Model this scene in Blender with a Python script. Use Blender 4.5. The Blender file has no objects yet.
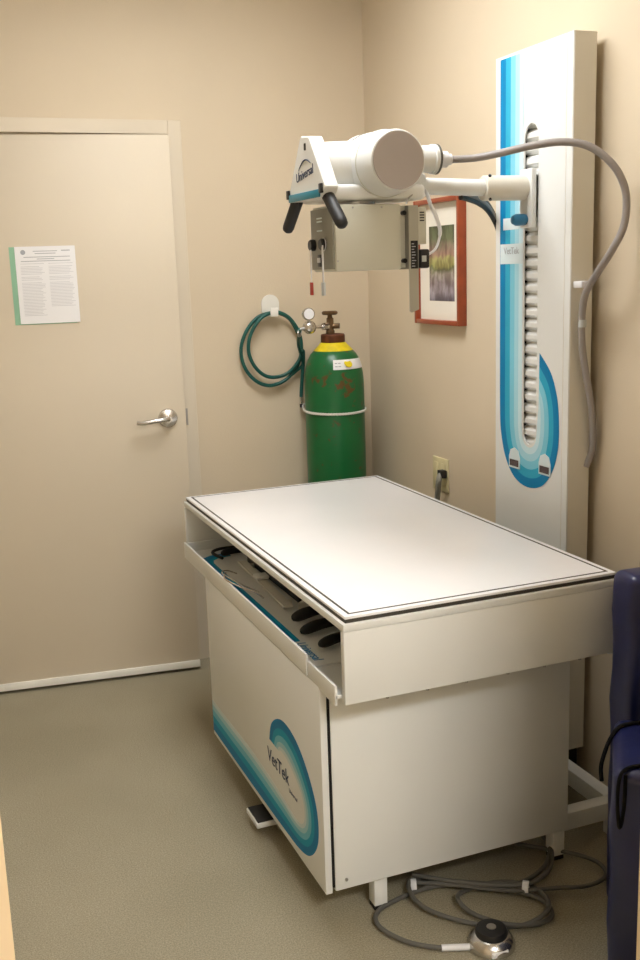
import bpy, bmesh, math, random
from mathutils import Vector, Matrix
random.seed(4)
PI = math.pi
C = bpy.context.scene.collection

# ------------------------------------------------------------------ materials
def lin(c):
    return tuple(((v/255)/12.92 if v/255 <= .04045 else ((v/255+.055)/1.055)**2.4) for v in c) + (1,)
def mat(name, rgb, rough=.5, metal=0, spec=.5, var=.06, scale=6, bump=0, bscale=60, coat=0, emit=None, estr=0):
    m = bpy.data.materials.new(name); m.use_nodes = True
    nt = m.node_tree; b = nt.nodes['Principled BSDF']
    b.inputs['Roughness'].default_value = rough; b.inputs['Metallic'].default_value = metal
    b.inputs['Specular IOR Level'].default_value = spec; b.inputs['Coat Weight'].default_value = coat
    tc = nt.nodes.new('ShaderNodeTexCoord')
    n = nt.nodes.new('ShaderNodeTexNoise'); n.inputs['Scale'].default_value = scale; n.inputs['Detail'].default_value = 4
    nt.links.new(tc.outputs['Object'], n.inputs['Vector'])
    r = nt.nodes.new('ShaderNodeValToRGB')
    c = lin(rgb)
    r.color_ramp.elements[0].position = .3; r.color_ramp.elements[1].position = .7
    r.color_ramp.elements[0].color = tuple(v*(1-var) for v in c[:3]) + (1,)
    r.color_ramp.elements[1].color = tuple(min(1, v*(1+var)) for v in c[:3]) + (1,)
    nt.links.new(n.outputs['Fac'], r.inputs['Fac']); nt.links.new(r.outputs['Color'], b.inputs['Base Color'])
    if bump:
        n2 = nt.nodes.new('ShaderNodeTexNoise'); n2.inputs['Scale'].default_value = bscale; n2.inputs['Detail'].default_value = 3
        nt.links.new(tc.outputs['Object'], n2.inputs['Vector'])
        bp = nt.nodes.new('ShaderNodeBump'); bp.inputs['Strength'].default_value = bump; bp.inputs['Distance'].default_value = .002
        nt.links.new(n2.outputs['Fac'], bp.inputs['Height']); nt.links.new(bp.outputs['Normal'], b.inputs['Normal'])
    if emit:
        b.inputs['Emission Color'].default_value = lin(emit); b.inputs['Emission Strength'].default_value = estr
    return m
M = {}
M['wall'] = mat('wall_paint', (214,199,174), .75, var=.03, scale=2, bump=.25, bscale=220, spec=.3)
M['ceiling'] = mat('ceiling_paint', (232,228,218), .9, bump=.4, bscale=150)
M['door'] = mat('door_paint', (211,199,178), .55, var=.02, scale=1.5, bump=.1, bscale=90)
M['doorframe'] = mat('door_frame_paint', (217,205,184), .45, var=.02)
M['sweep'] = mat('white_strip', (238,236,228), .4)
M['jamb'] = mat('cream_jamb', (228,204,168), .5, var=.04)
M['white'] = mat('white_enamel', (227,228,225), .32, var=.015, scale=3, spec=.5)
M['cream'] = mat('offwhite_enamel', (219,214,201), .38, var=.02, scale=3)
M['top'] = mat('white_laminate', (246,246,248), .28, var=.01)
M['gasket'] = mat('dark_gasket', (58,54,46), .6)
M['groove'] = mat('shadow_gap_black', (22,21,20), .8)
M['chrome'] = mat('brushed_chrome', (205,203,200), .25, 1, var=.05, scale=12)
M['steel'] = mat('steel', (170,168,165), .35, 1, var=.1, scale=12)
M['brass'] = mat('tarnished_brass', (112,90,66), .45, .8, var=.35, scale=40)
M['rust'] = mat('brown_collar', (92,50,28), .6, .3, var=.3, scale=50)
M['taupe'] = mat('taupe_plastic', (176,167,162), .5, var=.03)
M['box'] = mat('greygreen_enamel', (198,196,180), .42, var=.03)
M['bracket'] = mat('bracket_grey', (172,169,154), .45, var=.03)
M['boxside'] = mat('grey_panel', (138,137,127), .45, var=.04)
M['black'] = mat('black_plastic', (20,20,22), .35, var=.1)
M['rubber'] = mat('black_rubber', (26,26,27), .55, var=.15)
M['cablegrey'] = mat('grey_cable', (150,143,139), .45, var=.05)
M['cabledark'] = mat('dark_grey_cable', (92,90,84), .5, var=.08)
M['cordwhite'] = mat('white_cord', (226,226,228), .4)
M['vinyl'] = mat('navy_vinyl', (22,29,76), .33, var=.25, scale=9, bump=.5, bscale=18, spec=.6)
M['strap'] = mat('black_webbing', (9,9,10), .9, spec=.2)
M['red'] = mat('red_plastic', (160,42,28), .5)
M['greytag'] = mat('grey_tag', (186,190,190), .5)
M['yellow'] = mat('yellow_paint', (222,200,20), .5, var=.15, scale=40)
M['paper'] = mat('white_paper', (240,240,242), .8, var=.01)
M['greenpaper'] = mat('green_paper', (150,196,166), .8)
M['label'] = mat('pale_label', (214,228,232), .4)
M['teal'] = mat('teal_trim', (22,128,152), .4)
M['ink'] = mat('navy_ink', (44,62,96), .6)
M['inkgrey'] = mat('grey_ink', (170,172,178), .8)
M['inkfaint'] = mat('faint_grey_ink', (205,206,210), .8)
M['display'] = mat('dark_display', (58,28,26), .2)
M['bluegrip'] = mat('blue_knob', (40,112,150), .35)
M['greenhose'] = mat('green_hose', (16,84,76), .35, var=.1)
M['ivory'] = mat('ivory_plastic', (218,208,166), .4)
M['mount'] = mat('cream_mat_board', (238,233,220), .8, var=.01)
M['chain'] = mat('white_chain', (214,214,206), .45)
M['wood'] = mat('red_brown_wood', (150,66,34), .35, var=.15, scale=25, coat=.3)
M['diff'] = mat('light_diffuser', (255,255,255), .5, emit=(252,252,252), estr=11)
M['fixture'] = mat('fixture_white', (235,235,232), .4)
M['bl0'] = mat('decal_blue', (8,128,182), .5, var=.02, spec=.2)
M['bl1'] = mat('decal_mid_blue', (50,168,202), .5, var=.02, spec=.2)
M['bl2'] = mat('decal_light_blue', (126,202,224), .5, var=.02, spec=.2)
M['bl3'] = mat('decal_pale_blue', (168,217,232), .5, var=.02, spec=.2)
M['bl4'] = mat('decal_faint_blue', (204,231,240), .5, var=.02, spec=.2)
M['tl0'] = mat('decal_teal', (0,122,176), .5, var=.02, spec=.2)
M['tl1'] = mat('decal_mid_teal', (10,154,190), .5, var=.02, spec=.2)
M['tl2'] = mat('decal_light_teal', (112,190,210), .5, var=.02, spec=.2)
M['tl3'] = mat('decal_pale_teal', (162,206,216), .5, var=.02, spec=.2)
M['tl4'] = mat('decal_faint_teal', (206,220,222), .5, var=.02, spec=.2)

def floor_mat():
    m = bpy.data.materials.new('speckled_vinyl'); m.use_nodes = True; nt = m.node_tree; b = nt.nodes['Principled BSDF']
    tc = nt.nodes.new('ShaderNodeTexCoord')
    a = nt.nodes.new('ShaderNodeTexNoise'); a.inputs['Scale'].default_value = 260; a.inputs['Detail'].default_value = 5; a.inputs['Roughness'].default_value = .75
    r = nt.nodes.new('ShaderNodeValToRGB'); e = r.color_ramp.elements
    e[0].position = .33; e[0].color = lin((122,115,96)); e[1].position = .68; e[1].color = lin((186,178,156))
    x = e.new(.5); x.color = lin((154,146,124))
    d = nt.nodes.new('ShaderNodeTexNoise'); d.inputs['Scale'].default_value = 2.2; d.inputs['Detail'].default_value = 4
    r2 = nt.nodes.new('ShaderNodeValToRGB'); r2.color_ramp.elements[0].position = .35; r2.color_ramp.elements[1].position = .65
    r2.color_ramp.elements[0].color = (.86,.86,.84,1); r2.color_ramp.elements[1].color = (1,1,1,1)
    mx = nt.nodes.new('ShaderNodeMix'); mx.data_type = 'RGBA'; mx.blend_type = 'MULTIPLY'; mx.inputs[0].default_value = 1
    for n in (a, d): nt.links.new(tc.outputs['Object'], n.inputs['Vector'])
    nt.links.new(a.outputs['Fac'], r.inputs['Fac']); nt.links.new(d.outputs['Fac'], r2.inputs['Fac'])
    nt.links.new(r.outputs['Color'], mx.inputs[6]); nt.links.new(r2.outputs['Color'], mx.inputs[7])
    nt.links.new(mx.outputs[2], b.inputs['Base Color']); b.inputs['Roughness'].default_value = .5
    return m
M['floor'] = floor_mat()

def cyl_mat():
    m = bpy.data.materials.new('green_cylinder_paint'); m.use_nodes = True; nt = m.node_tree; b = nt.nodes['Principled BSDF']
    tc = nt.nodes.new('ShaderNodeTexCoord')
    n = nt.nodes.new('ShaderNodeTexNoise'); n.inputs['Scale'].default_value = 42; n.inputs['Detail'].default_value = 6
    nt.links.new(tc.outputs['Object'], n.inputs['Vector'])
    sp = nt.nodes.new('ShaderNodeSeparateXYZ'); nt.links.new(tc.outputs['Object'], sp.inputs[0])
    # worn lettering band between z 1.05 and 1.17, densest at two patches on the side facing the room
    def mth(op, a, b_=None, c=None):
        q = nt.nodes.new('ShaderNodeMath'); q.operation = op
        for i, v in enumerate((a, b_, c)):
            if v is None: continue
            if isinstance(v, (int, float)): q.inputs[i].default_value = v
            else: nt.links.new(v, q.inputs[i])
        return q.outputs[0]
    def bump_at(x0, z0, rx, rz):
        dx = mth('DIVIDE', mth('SUBTRACT', sp.outputs[0], x0), rx); dz = mth('DIVIDE', mth('SUBTRACT', sp.outputs[2], z0), rz)
        return mth('MAXIMUM', mth('SUBTRACT', 1, mth('ADD', mth('MULTIPLY', dx, dx), mth('MULTIPLY', dz, dz))), 0)
    s = mth('ADD', bump_at(.0, 1.10, .048, .055), mth('MULTIPLY', bump_at(-.085, 1.125, .04, .03), .75))
    s = mth('ADD', s, mth('MULTIPLY', bump_at(.04, 1.03, .02, .02), .6))
    front = mth('LESS_THAN', sp.outputs[1], .02)
    s = mth('MULTIPLY', s, front)
    v = mth('SUBTRACT', mth('ADD', n.outputs['Fac'], mth('MULTIPLY', s, .24)), .63)
    v = mth('MULTIPLY', v, 12)
    r = nt.nodes.new('ShaderNodeValToRGB'); e = r.color_ramp.elements
    e[0].position = 0; e[0].color = lin((14,98,50)); e[1].position = 1; e[1].color = lin((92,66,28))
    nt.links.new(v, r.inputs['Fac']); nt.links.new(r.outputs['Color'], b.inputs['Base Color'])
    b.inputs['Roughness'].default_value = .33
    return m
M['cyl'] = cyl_mat()

def photo_mat():
    # park landscape print: blossom trees, bright grass bank, water with reflections (object Y across, Z up)
    m = bpy.data.materials.new('landscape_print'); m.use_nodes = True; nt = m.node_tree; b = nt.nodes['Principled BSDF']
    tc = nt.nodes.new('ShaderNodeTexCoord'); sp = nt.nodes.new('ShaderNodeSeparateXYZ')
    n = nt.nodes.new('ShaderNodeTexNoise'); n.inputs['Scale'].default_value = 30; n.inputs['Detail'].default_value = 5
    nt.links.new(tc.outputs['Object'], n.inputs['Vector']); nt.links.new(tc.outputs['Object'], sp.inputs[0])
    mr = nt.nodes.new('ShaderNodeMapRange'); mr.inputs[1].default_value = .084; mr.inputs[2].default_value = .337
    a = nt.nodes.new('ShaderNodeMath'); a.operation = 'MULTIPLY_ADD'; a.inputs[1].default_value = .05
    nt.links.new(n.outputs['Fac'], a.inputs[0]); nt.links.new(sp.outputs[2], a.inputs[2])
    sb = nt.nodes.new('ShaderNodeMath'); sb.operation = 'SUBTRACT'; sb.inputs[1].default_value = .025
    nt.links.new(a.outputs[0], sb.inputs[0]); nt.links.new(sb.outputs[0], mr.inputs[0])
    r = nt.nodes.new('ShaderNodeValToRGB'); e = r.color_ramp.elements
    e[0].position = 0; e[0].color = lin((128,124,138)); e[1].position = 1; e[1].color = lin((96,108,78))
    for pos, c in ((.12,(176,168,178)),(.25,(150,138,140)),(.36,(186,180,168)),(.43,(120,128,84)),(.47,(172,172,104)),(.57,(188,184,120)),(.62,(176,140,124)),(.72,(150,134,116)),(.82,(110,118,86))):
        k = e.new(pos); k.color = lin(c)
    nt.links.new(mr.outputs[0], r.inputs['Fac'])
    n2 = nt.nodes.new('ShaderNodeTexNoise'); n2.inputs['Scale'].default_value = 26; n2.inputs['Detail'].default_value = 3
    mp = nt.nodes.new('ShaderNodeMapping'); mp.inputs['Scale'].default_value = (1,1.4,.55)
    nt.links.new(tc.outputs['Object'], mp.inputs[0]); nt.links.new(mp.outputs[0], n2.inputs['Vector'])
    r2 = nt.nodes.new('ShaderNodeValToRGB'); r2.color_ramp.elements[0].position = .42; r2.color_ramp.elements[1].position = .6
    r2.color_ramp.elements[0].color = lin((150,128,120)); r2.color_ramp.elements[1].color = (1,1,1,1)
    mx = nt.nodes.new('ShaderNodeMix'); mx.data_type = 'RGBA'; mx.blend_type = 'MULTIPLY'; mx.inputs[0].default_value = .7
    nt.links.new(n2.outputs['Fac'], r2.inputs['Fac']); nt.links.new(r.outputs['Color'], mx.inputs[6]); nt.links.new(r2.outputs['Color'], mx.inputs[7])
    nt.links.new(mx.outputs[2], b.inputs['Base Color']); b.inputs['Roughness'].default_value = .4
    return m
M['photo'] = photo_mat()

# ------------------------------------------------------------------ geometry helpers
def catmull(pts, n=8, closed=False):
    P = [Vector(p) for p in pts]; out = []; N = len(P)
    for i in range(N if closed else N-1):
        g = lambda k: P[k % N] if closed else P[max(0, min(N-1, k))]
        a, b, c, d = g(i-1), g(i), g(i+1), g(i+2)
        for j in range(n):
            t = j/n
            out.append(.5*((2*b)+(c-a)*t+(2*a-5*b+4*c-d)*t*t+(3*b-a-3*c+d)*t**3))
    if not closed: out.append(P[-1])
    return out
class MB:
    def __init__(s): s.bm = bmesh.new()
    def box(s, x0, x1, y0, y1, z0, z1, bev=0, seg=2, mtx=None):
        r = bmesh.ops.create_cube(s.bm, size=1); vs = r['verts']
        for v in vs: v.co = Vector((x0+(v.co.x+.5)*(x1-x0), y0+(v.co.y+.5)*(y1-y0), z0+(v.co.z+.5)*(z1-z0)))
        if bev:
            es = list({e for v in vs for e in v.link_edges})
            rr = bmesh.ops.bevel(s.bm, geom=es, offset=bev, segments=seg, profile=.5, affect='EDGES')
            vs = list({v for f in rr['faces'] for v in f.verts} | {v for v in vs if v.is_valid})
        if mtx: bmesh.ops.transform(s.bm, matrix=mtx, verts=vs)
        return s
    def tube(s, pts, r, seg=12, smooth=0, closed=False, caps=True):
        P = catmull(pts, smooth, closed) if smooth else [Vector(p) for p in pts]
        R = r if callable(r) else (lambda t: r)
        n = len(P); rings = []; up = None
        for i, p in enumerate(P):
            if closed: t = (P[(i+1) % n]-P[i-1])
            else: t = P[min(i+1, n-1)]-P[max(i-1, 0)]
            t.normalize()
            if up is None: up = Vector((0,0,1)) if abs(t.z) < .9 else Vector((1,0,0))
            u = t.cross(up)
            if u.length < 1e-5: u = t.orthogonal()
            u.normalize(); up = u.cross(t)
            rr = R(i/max(1, n-1))
            rings.append([s.bm.verts.new(p+(u*math.cos(2*PI*k/seg)+up*math.sin(2*PI*k/seg))*rr) for k in range(seg)])
        for i in range(n if closed else n-1):
            a, b = rings[i], rings[(i+1) % n]
            for k in range(seg): s.bm.faces.new((a[k], a[(k+1) % seg], b[(k+1) % seg], b[k]))
        if caps and not closed: s.bm.faces.new(rings[0][::-1]); s.bm.faces.new(rings[-1])
        return s
    def lathe(s, prof, o=(0,0,0), ax=(0,0,1), seg=40):
        # prof: (radius, distance along axis)
        ax = Vector(ax).normalized(); u = ax.orthogonal().normalized(); w = ax.cross(u); o = Vector(o); rings = []
        for r, h in prof:
            if r < 1e-6: rings.append([s.bm.verts.new(o+ax*h)])
            else: rings.append([s.bm.verts.new(o+ax*h+(u*math.cos(2*PI*k/seg)+w*math.sin(2*PI*k/seg))*r) for k in range(seg)])
        for a, b in zip(rings, rings[1:]):
            for k in range(seg):
                k2 = (k+1) % seg
                if len(a) == 1 and len(b) == 1: break
                if len(a) == 1: s.bm.faces.new((a[0], b[k2], b[k]))
                elif len(b) == 1: s.bm.faces.new((a[k], a[k2], b[0]))
                else: s.bm.faces.new((a[k], a[k2], b[k2], b[k]))
        for q, rev in ((rings[0], True), (rings[-1], False)):
            if len(q) > 1: s.bm.faces.new(q[::-1] if rev else q)
        return s
    def cyl(s, a, b, r, r2=None, seg=24):
        a = Vector(a); b = Vector(b); L = (b-a).length
        return s.lathe([(r, 0), (r if r2 is None else r2, L)], a, b-a, seg)
    def strip(s, A, B, th, nrm):
        # a sheet between two matched polylines, with thickness th along nrm
        nrm = Vector(nrm)*th
        a0 = [s.bm.verts.new(Vector(p)) for p in A]; b0 = [s.bm.verts.new(Vector(p)) for p in B]
        a1 = [s.bm.verts.new(Vector(p)+nrm) for p in A]; b1 = [s.bm.verts.new(Vector(p)+nrm) for p in B]
        for i in range(len(A)-1):
            s.bm.faces.new((a0[i], a0[i+1], b0[i+1], b0[i])); s.bm.faces.new((a1[i], b1[i], b1[i+1], a1[i+1]))
            s.bm.faces.new((a0[i], a1[i], a1[i+1], a0[i+1])); s.bm.faces.new((b0[i], b0[i+1], b1[i+1], b1[i]))
        s.bm.faces.new((a0[0], b0[0], b1[0], a1[0])); s.bm.faces.new((a0[-1], a1[-1], b1[-1], b0[-1]))
        return s
    def prism(s, pts, vec):
        vec = Vector(vec); a = [s.bm.verts.new(Vector(p)) for p in pts]; b = [s.bm.verts.new(Vector(p)+vec) for p in pts]
        n = len(a); s.bm.faces.new(a); s.bm.faces.new(b[::-1])
        for i in range(n): s.bm.faces.new((a[i], b[i], b[(i+1) % n], a[(i+1) % n]))
        return s
    def add_mesh(s, me, mtx):
        b2 = bmesh.new(); b2.from_mesh(me); bmesh.ops.transform(b2, matrix=mtx, verts=b2.verts)
        t = bpy.data.meshes.new('scratch'); b2.to_mesh(t); b2.free(); s.bm.from_mesh(t); bpy.data.meshes.remove(t); return s
    def build(s, name, m, parent=None, smooth=True, loc=None, bev=0):
        bmesh.ops.recalc_face_normals(s.bm, faces=s.bm.faces)
        org = Vector(loc) if loc else Vector((0,0,0))
        pl = Vector((0,0,0))
        if parent:
            q = parent
            while q: pl = pl+q.location; q = q.parent
        if not parent and loc is None:
            bb = [v.co for v in s.bm.verts]
            org = Vector(((min(v.x for v in bb)+max(v.x for v in bb))/2, (min(v.y for v in bb)+max(v.y for v in bb))/2, min(v.z for v in bb)))
        base = org if not parent else pl
        bmesh.ops.translate(s.bm, vec=-base, verts=s.bm.verts)
        me = bpy.data.meshes.new(name); s.bm.to_mesh(me); s.bm.free()
        me.materials.append(m)
        if smooth:
            for p in me.polygons: p.use_smooth = True
            me.set_sharp_from_angle(angle=math.radians(35))
        o = bpy.data.objects.new(name, me); C.objects.link(o)
        if parent: o.parent = parent
        else: o.location = base
        if bev:
            md = o.modifiers.new('bevel', 'BEVEL'); md.width = bev; md.segments = 2; md.limit_method = 'ANGLE'; md.angle_limit = math.radians(40)
        return o
def tag(o, label=None, cat=None, group=None, kind=None):
    for k, v in (('label', label), ('category', cat), ('group', group), ('kind', kind)):
        if v: o[k] = v
    return o
def empty(name, loc, label=None, cat=None, group=None, kind=None):
    o = bpy.data.objects.new(name, None); C.objects.link(o); o.location = loc; o.empty_display_size = .1
    return tag(o, label, cat, group, kind)
def curve_mesh(data):
    o = bpy.data.objects.new('scratch', data); C.objects.link(o)
    dg = bpy.context.evaluated_depsgraph_get(); dg.update()
    me = bpy.data.meshes.new_from_object(o.evaluated_get(dg)); bpy.data.objects.remove(o); bpy.data.curves.remove(data); return me
def plate_mesh(loops, th):
    cu = bpy.data.curves.new('scratch', 'CURVE'); cu.dimensions = '2D'; cu.fill_mode = 'BOTH'; cu.extrude = th/2
    for L in loops:
        sp = cu.splines.new('POLY'); sp.points.add(len(L)-1); sp.use_cyclic_u = True
        for i, (a, b) in enumerate(L): sp.points[i].co = (a, b, 0, 1)
    return curve_mesh(cu)
def text_mesh(txt, size, th=.0006, align='CENTER', shear=0, sx=1):
    cu = bpy.data.curves.new('scratch', 'FONT'); cu.body = txt; cu.size = size; cu.extrude = th/2; cu.align_x = align; cu.align_y = 'CENTER'; cu.shear = shear; cu.resolution_u = 4
    return curve_mesh(cu)
# frames: local (X, Y, Z) -> world.  Side facing -x: reads left to right towards -y
def face_negx(x, y, z): return Matrix(((0,0,-1,x),(-1,0,0,y),(0,1,0,z),(0,0,0,1)))
def face_negy(x, y, z): return Matrix(((1,0,0,x),(0,0,-1,y),(0,1,0,z),(0,0,0,1)))

# ------------------------------------------------------------------ setting
XL, YF, ZC = -2.05, -2.62, 2.75     # left wall, inner face of the front wall, ceiling
HY, HX0, HX1 = -5.3, -3.2, 1.2      # corridor behind the doorway
DX0, DX1, DH = -1.724, -.70, 2.12   # doorway we look through
def S(name, mb, m): return tag(mb.build(name, m, smooth=False), kind='structure')
S('floor', MB().box(HX0, HX1, HY, .12, -.05, 0), M['floor'])
S('ceiling', MB().box(HX0, HX1, HY, .12, ZC, ZC+.05), M['ceiling'])
# back wall with the opening for the door
OX0, OX1, OH = -1.742, -.800, 2.045
S('wall_back', MB().box(XL-.1, OX0, 0, .12, 0, ZC).box(OX1, .1, 0, .12, 0, ZC).box(OX0, OX1, 0, .12, OH, ZC).box(OX0-.1, OX1+.1, .12, .14, 0, ZC), M['wall'])
S('wall_right', MB().box(0, .1, YF-.13, .0, 0, ZC), M['wall'])
S('wall_left', MB().box(XL-.1, XL, YF-.13, 0, 0, ZC), M['wall'])
S('wall_front', MB().box(HX0, DX0-.04, YF-.13, YF, 0, ZC).box(DX1+.04, HX1, YF-.13, YF, 0, ZC).box(DX0-.04, DX1+.04, YF-.13, YF, DH+.04, ZC), M['wall'])
S('wall_corridor', MB().box(HX0, HX1, HY-.1, HY, 0, ZC).box(HX0-.1, HX0, HY, YF, 0, ZC).box(HX1, HX1+.1, HY, YF, 0, ZC), M['wall'])
# near doorway lining
S('trim_1', MB().box(DX0-.06, DX0+.0, YF-.15, YF+.012, 0, DH).box(DX0-.06, DX1+.06, YF-.15, YF+.012, DH, DH+.06), M['jamb'])
S('trim_2', MB().box(DX1, DX1+.06, YF-.15, YF+.012, 0, DH), M['jamb'])
# painted metal frame round the far door
fr = MB()
fr.box(OX1, OX1+.05, -.016, .0, 0, OH+.05, .002).box(OX0-.05, OX0, -.016, .0, 0, OH+.05, .002).box(OX0, OX1, -.016, .0, OH, OH+.05, .002)
fr.box(OX1-.016, OX1, 0, .12, 0, OH).box(OX0, OX0+.016, 0, .12, 0, OH).box(OX0+.016, OX1-.016, 0, .12, OH-.016, OH)
S('trim_3', fr, M['doorframe'])
# dark strip for the line where the wall meets the floor, no baseboard
S('floor_line_back', MB().box(OX1+.05, 0, -.004, 0, 0, .012), M['gasket'])
# far door, standing slightly ajar: hinge at the left
hx, hy = -1.735, -.004; lx, ly = -.8233, -.1165
W = math.hypot(lx-hx, ly-hy); ang = math.atan2(ly-hy, lx-hx)
door = empty('door_1', (hx, hy, 0), kind='structure')
# built in world axes with the hinge as origin and then turned as one
def dpart(mb, name, m, parent=door, smooth=True, bev=0):
    bmesh.ops.translate(mb.bm, vec=Vector((hx, hy, 0)), verts=mb.bm.verts)
    return mb.build(name, m, parent, smooth=smooth, bev=bev)
dp = dpart(MB().box(0, W, 0, .044, .022, 2.032, .001), 'door_panel', M['door'])
dpart(MB().box(0, W, -.007, 0, .012, .041, .002), 'door_sweep', M['sweep'])
# lever set
u0 = W - .066; zl = 1.012
h = dpart(MB().lathe([(.0,0),(.036,0),(.036,.005),(.032,.011),(.024,.013),(.012,.015),(.012,.042),(0,.042)], (u0,0,zl), (0,-1,0)), 'door_rose', M['chrome'])
dpart(MB().tube([(u0,-.036,zl),(u0-.02,-.047,zl),(u0-.06,-.05,zl-.003),(u0-.10,-.048,zl-.008),(u0-.118,-.042,zl-.006)], lambda t: .0095-.0015*t, smooth=6), 'door_handle', M['chrome'])
dpart(MB().box(-.004, .03, -.003, .0, .25, .35).box(-.004, .03, -.003, 0, 1.75, 1.85), 'hinge', M['steel'])
door.rotation_euler = (0, 0, ang)
S('trim_4', MB().box(OX1+.004, OX1+.012, -.0175, -.016, .965, 1.03), M['steel'])   # strike plate
# ceiling troffers
def troffer(x, y, lx_, ly_, label, m=M['diff']):
    t = empty('ceiling_light', (x, y, ZC-.08), label, 'ceiling light')
    MB().box(x-lx_/2-.03, x+lx_/2+.03, y-ly_/2-.03, y+ly_/2+.03, ZC-.035, ZC-.001).box(x-lx_/2-.03, x-lx_/2, y-ly_/2-.03, y+ly_/2+.03, ZC-.07, ZC-.035).box(x+lx_/2, x+lx_/2+.03, y-ly_/2-.03, y+ly_/2+.03, ZC-.07, ZC-.035).box(x-lx_/2, x+lx_/2, y-ly_/2-.03, y-ly_/2, ZC-.07, ZC-.035).box(x-lx_/2, x+lx_/2, y+ly_/2, y+ly_/2+.03, ZC-.07, ZC-.035).build('fixture_frame', M['fixture'], t, smooth=False)
    MB().box(x-lx_/2, x+lx_/2, y-ly_/2, y+ly_/2, ZC-.06, ZC-.05).build('diffuser', m, t, smooth=False)
troffer(-.84, -1.27, .6, 1.0, 'white framed fluorescent ceiling light above the x-ray table')
M['diff2'] = mat('corridor_diffuser', (255,255,255), .5, emit=(253,252,250), estr=30)
troffer(-.95, -4.70, 1.15, .6, 'white framed fluorescent ceiling light in the corridor', M['diff2'])

# ------------------------------------------------------------------ papers on the far door (in the door's turned plane)
def on_door(u, off, z): # point on the door face
    return Vector((hx, hy, 0)) + Matrix.Rotation(ang, 3, 'Z') @ Vector((u, -off, z))
def door_mtx(u, off, z): # local XY sheet -> door face
    o = on_door(u, off, z); R3 = Matrix.Rotation(ang, 3, 'Z')
    X = R3 @ Vector((1,0,0)); N = R3 @ Vector((0,-1,0)); return Matrix(((X.x,0,N.x,o.x),(X.y,0,N.y,o.y),(X.z,1,N.z,o.z),(0,0,0,1)))
def rect(w, hh, cx=0, cy=0): return [(cx-w/2,cy-hh/2),(cx+w/2,cy-hh/2),(cx+w/2,cy+hh/2),(cx-w/2,cy+hh/2)]
pu = (-1.285-hx)/math.cos(ang); pz = 1.519
g = MB().add_mesh(plate_mesh([rect(.216,.272)], .0006), door_mtx(pu-.012, .0006, pz-.002)).build('green_sheet', M['greenpaper'], smooth=False)
tag(g, 'pale green sheet showing behind the notice on the door', 'paper')
w = MB().add_mesh(plate_mesh([rect(.208,.270)], .0008), door_mtx(pu+.003, .003, pz)).build('notice_sheet', M['paper'], smooth=False)
tag(w, 'white printed notice in two columns posted on the beige door', 'notice')
tm = MB()
def line(x0, x1, y, hgt=.0016): tm.add_mesh(plate_mesh([rect(x1-x0, hgt, (x0+x1)/2, y)], .0003), door_mtx(pu+.003, .0036, pz))
yy = .075; rnd = random.Random(2)
while yy > -.115:
    line(-.088, -.088+rnd.uniform(.062,.082), yy)
    if yy > -.075: line(.008, .008+rnd.uniform(.066,.086), yy)
    yy -= .0052 if rnd.random() > .13 else .010
tm.build('fine_print', M['inkfaint'], w, smooth=False)
tm = MB()
for a, b, y in ((-.042,.042,.118),(-.036,.036,.110),(-.075,.085,.098),(-.03,.03,.091),(-.085,.085,.084)): line(a, b, y, .0022)
line(.056,.086,.119,.003)
tm.lathe([(0,0),(.0085,0),(.0085,.0004),(0,.0004)], door_mtx(pu-.073,.0034,pz+.115).to_translation(), Matrix.Rotation(ang,3,'Z') @ Vector((0,-1,0)), 20)
tm.build('heading_print', M['inkgrey'], w, smooth=False)

# ------------------------------------------------------------------ x-ray table
TX0, TX1, TY0, TY1, TZ = -.966, -.246, -1.961, -.594, .811
T = empty('xray_table', ((TX0+TX1)/2, (TY0+TY1)/2, 0), 'white steel x-ray table with bright white top and blue striped side panel', 'x-ray table')
MB().box(TX0, TX1, TY0, TY1, .778, .796, .003).build('top_frame', M['white'], T)
MB().box(TX0+.0085, TX1-.0085, TY0+.0085, TY1-.0085, .796, .8045).build('gasket', M['gasket'], T, smooth=False)['label'] = 'dark gasket line round the table top'
tp = MB().box(TX0+.007, TX1-.007, TY0+.007, TY1-.007, .8045, TZ, .0015).build('tabletop', M['top'], T)
mb = MB(); a, b = .021, .0265
for (x0,x1,y0,y1) in ((TX0+a,TX1-a,TY0+a,TY0+b),(TX0+a,TX1-a,TY1-b,TY1-a),(TX0+a,TX0+b,TY0+b,TY1-b),(TX1-b,TX1-a,TY0+b,TY1-b)): mb.box(x0,x1,y0,y1,TZ-.001,TZ+.0005)
mb.build('inlay_line', M['gasket'], tp, smooth=False)['label'] = 'dark inlay line on the white top'
# apron: near end panel, far end panel, right side panel
MB().box(TX0, TX1+.004, TY0, TY0+.018, .612, .778, .002).build('apron', M['white'], T)
MB().box(TX0, TX1, TY1-.018, TY1, .601, .778, .002).build('apron', M['white'], T)
MB().box(TX1-.016, TX1, TY0+.018, TY1-.018, .601, .778).build('apron', M['white'], T, smooth=False)
for x in (-.86,-.76,-.66,-.55,-.45,-.35): MB().cyl((x,TY0+.012,.612),(x,TY0+.012,.605),.004,seg=10).build('screw', M['steel'], T)
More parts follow.
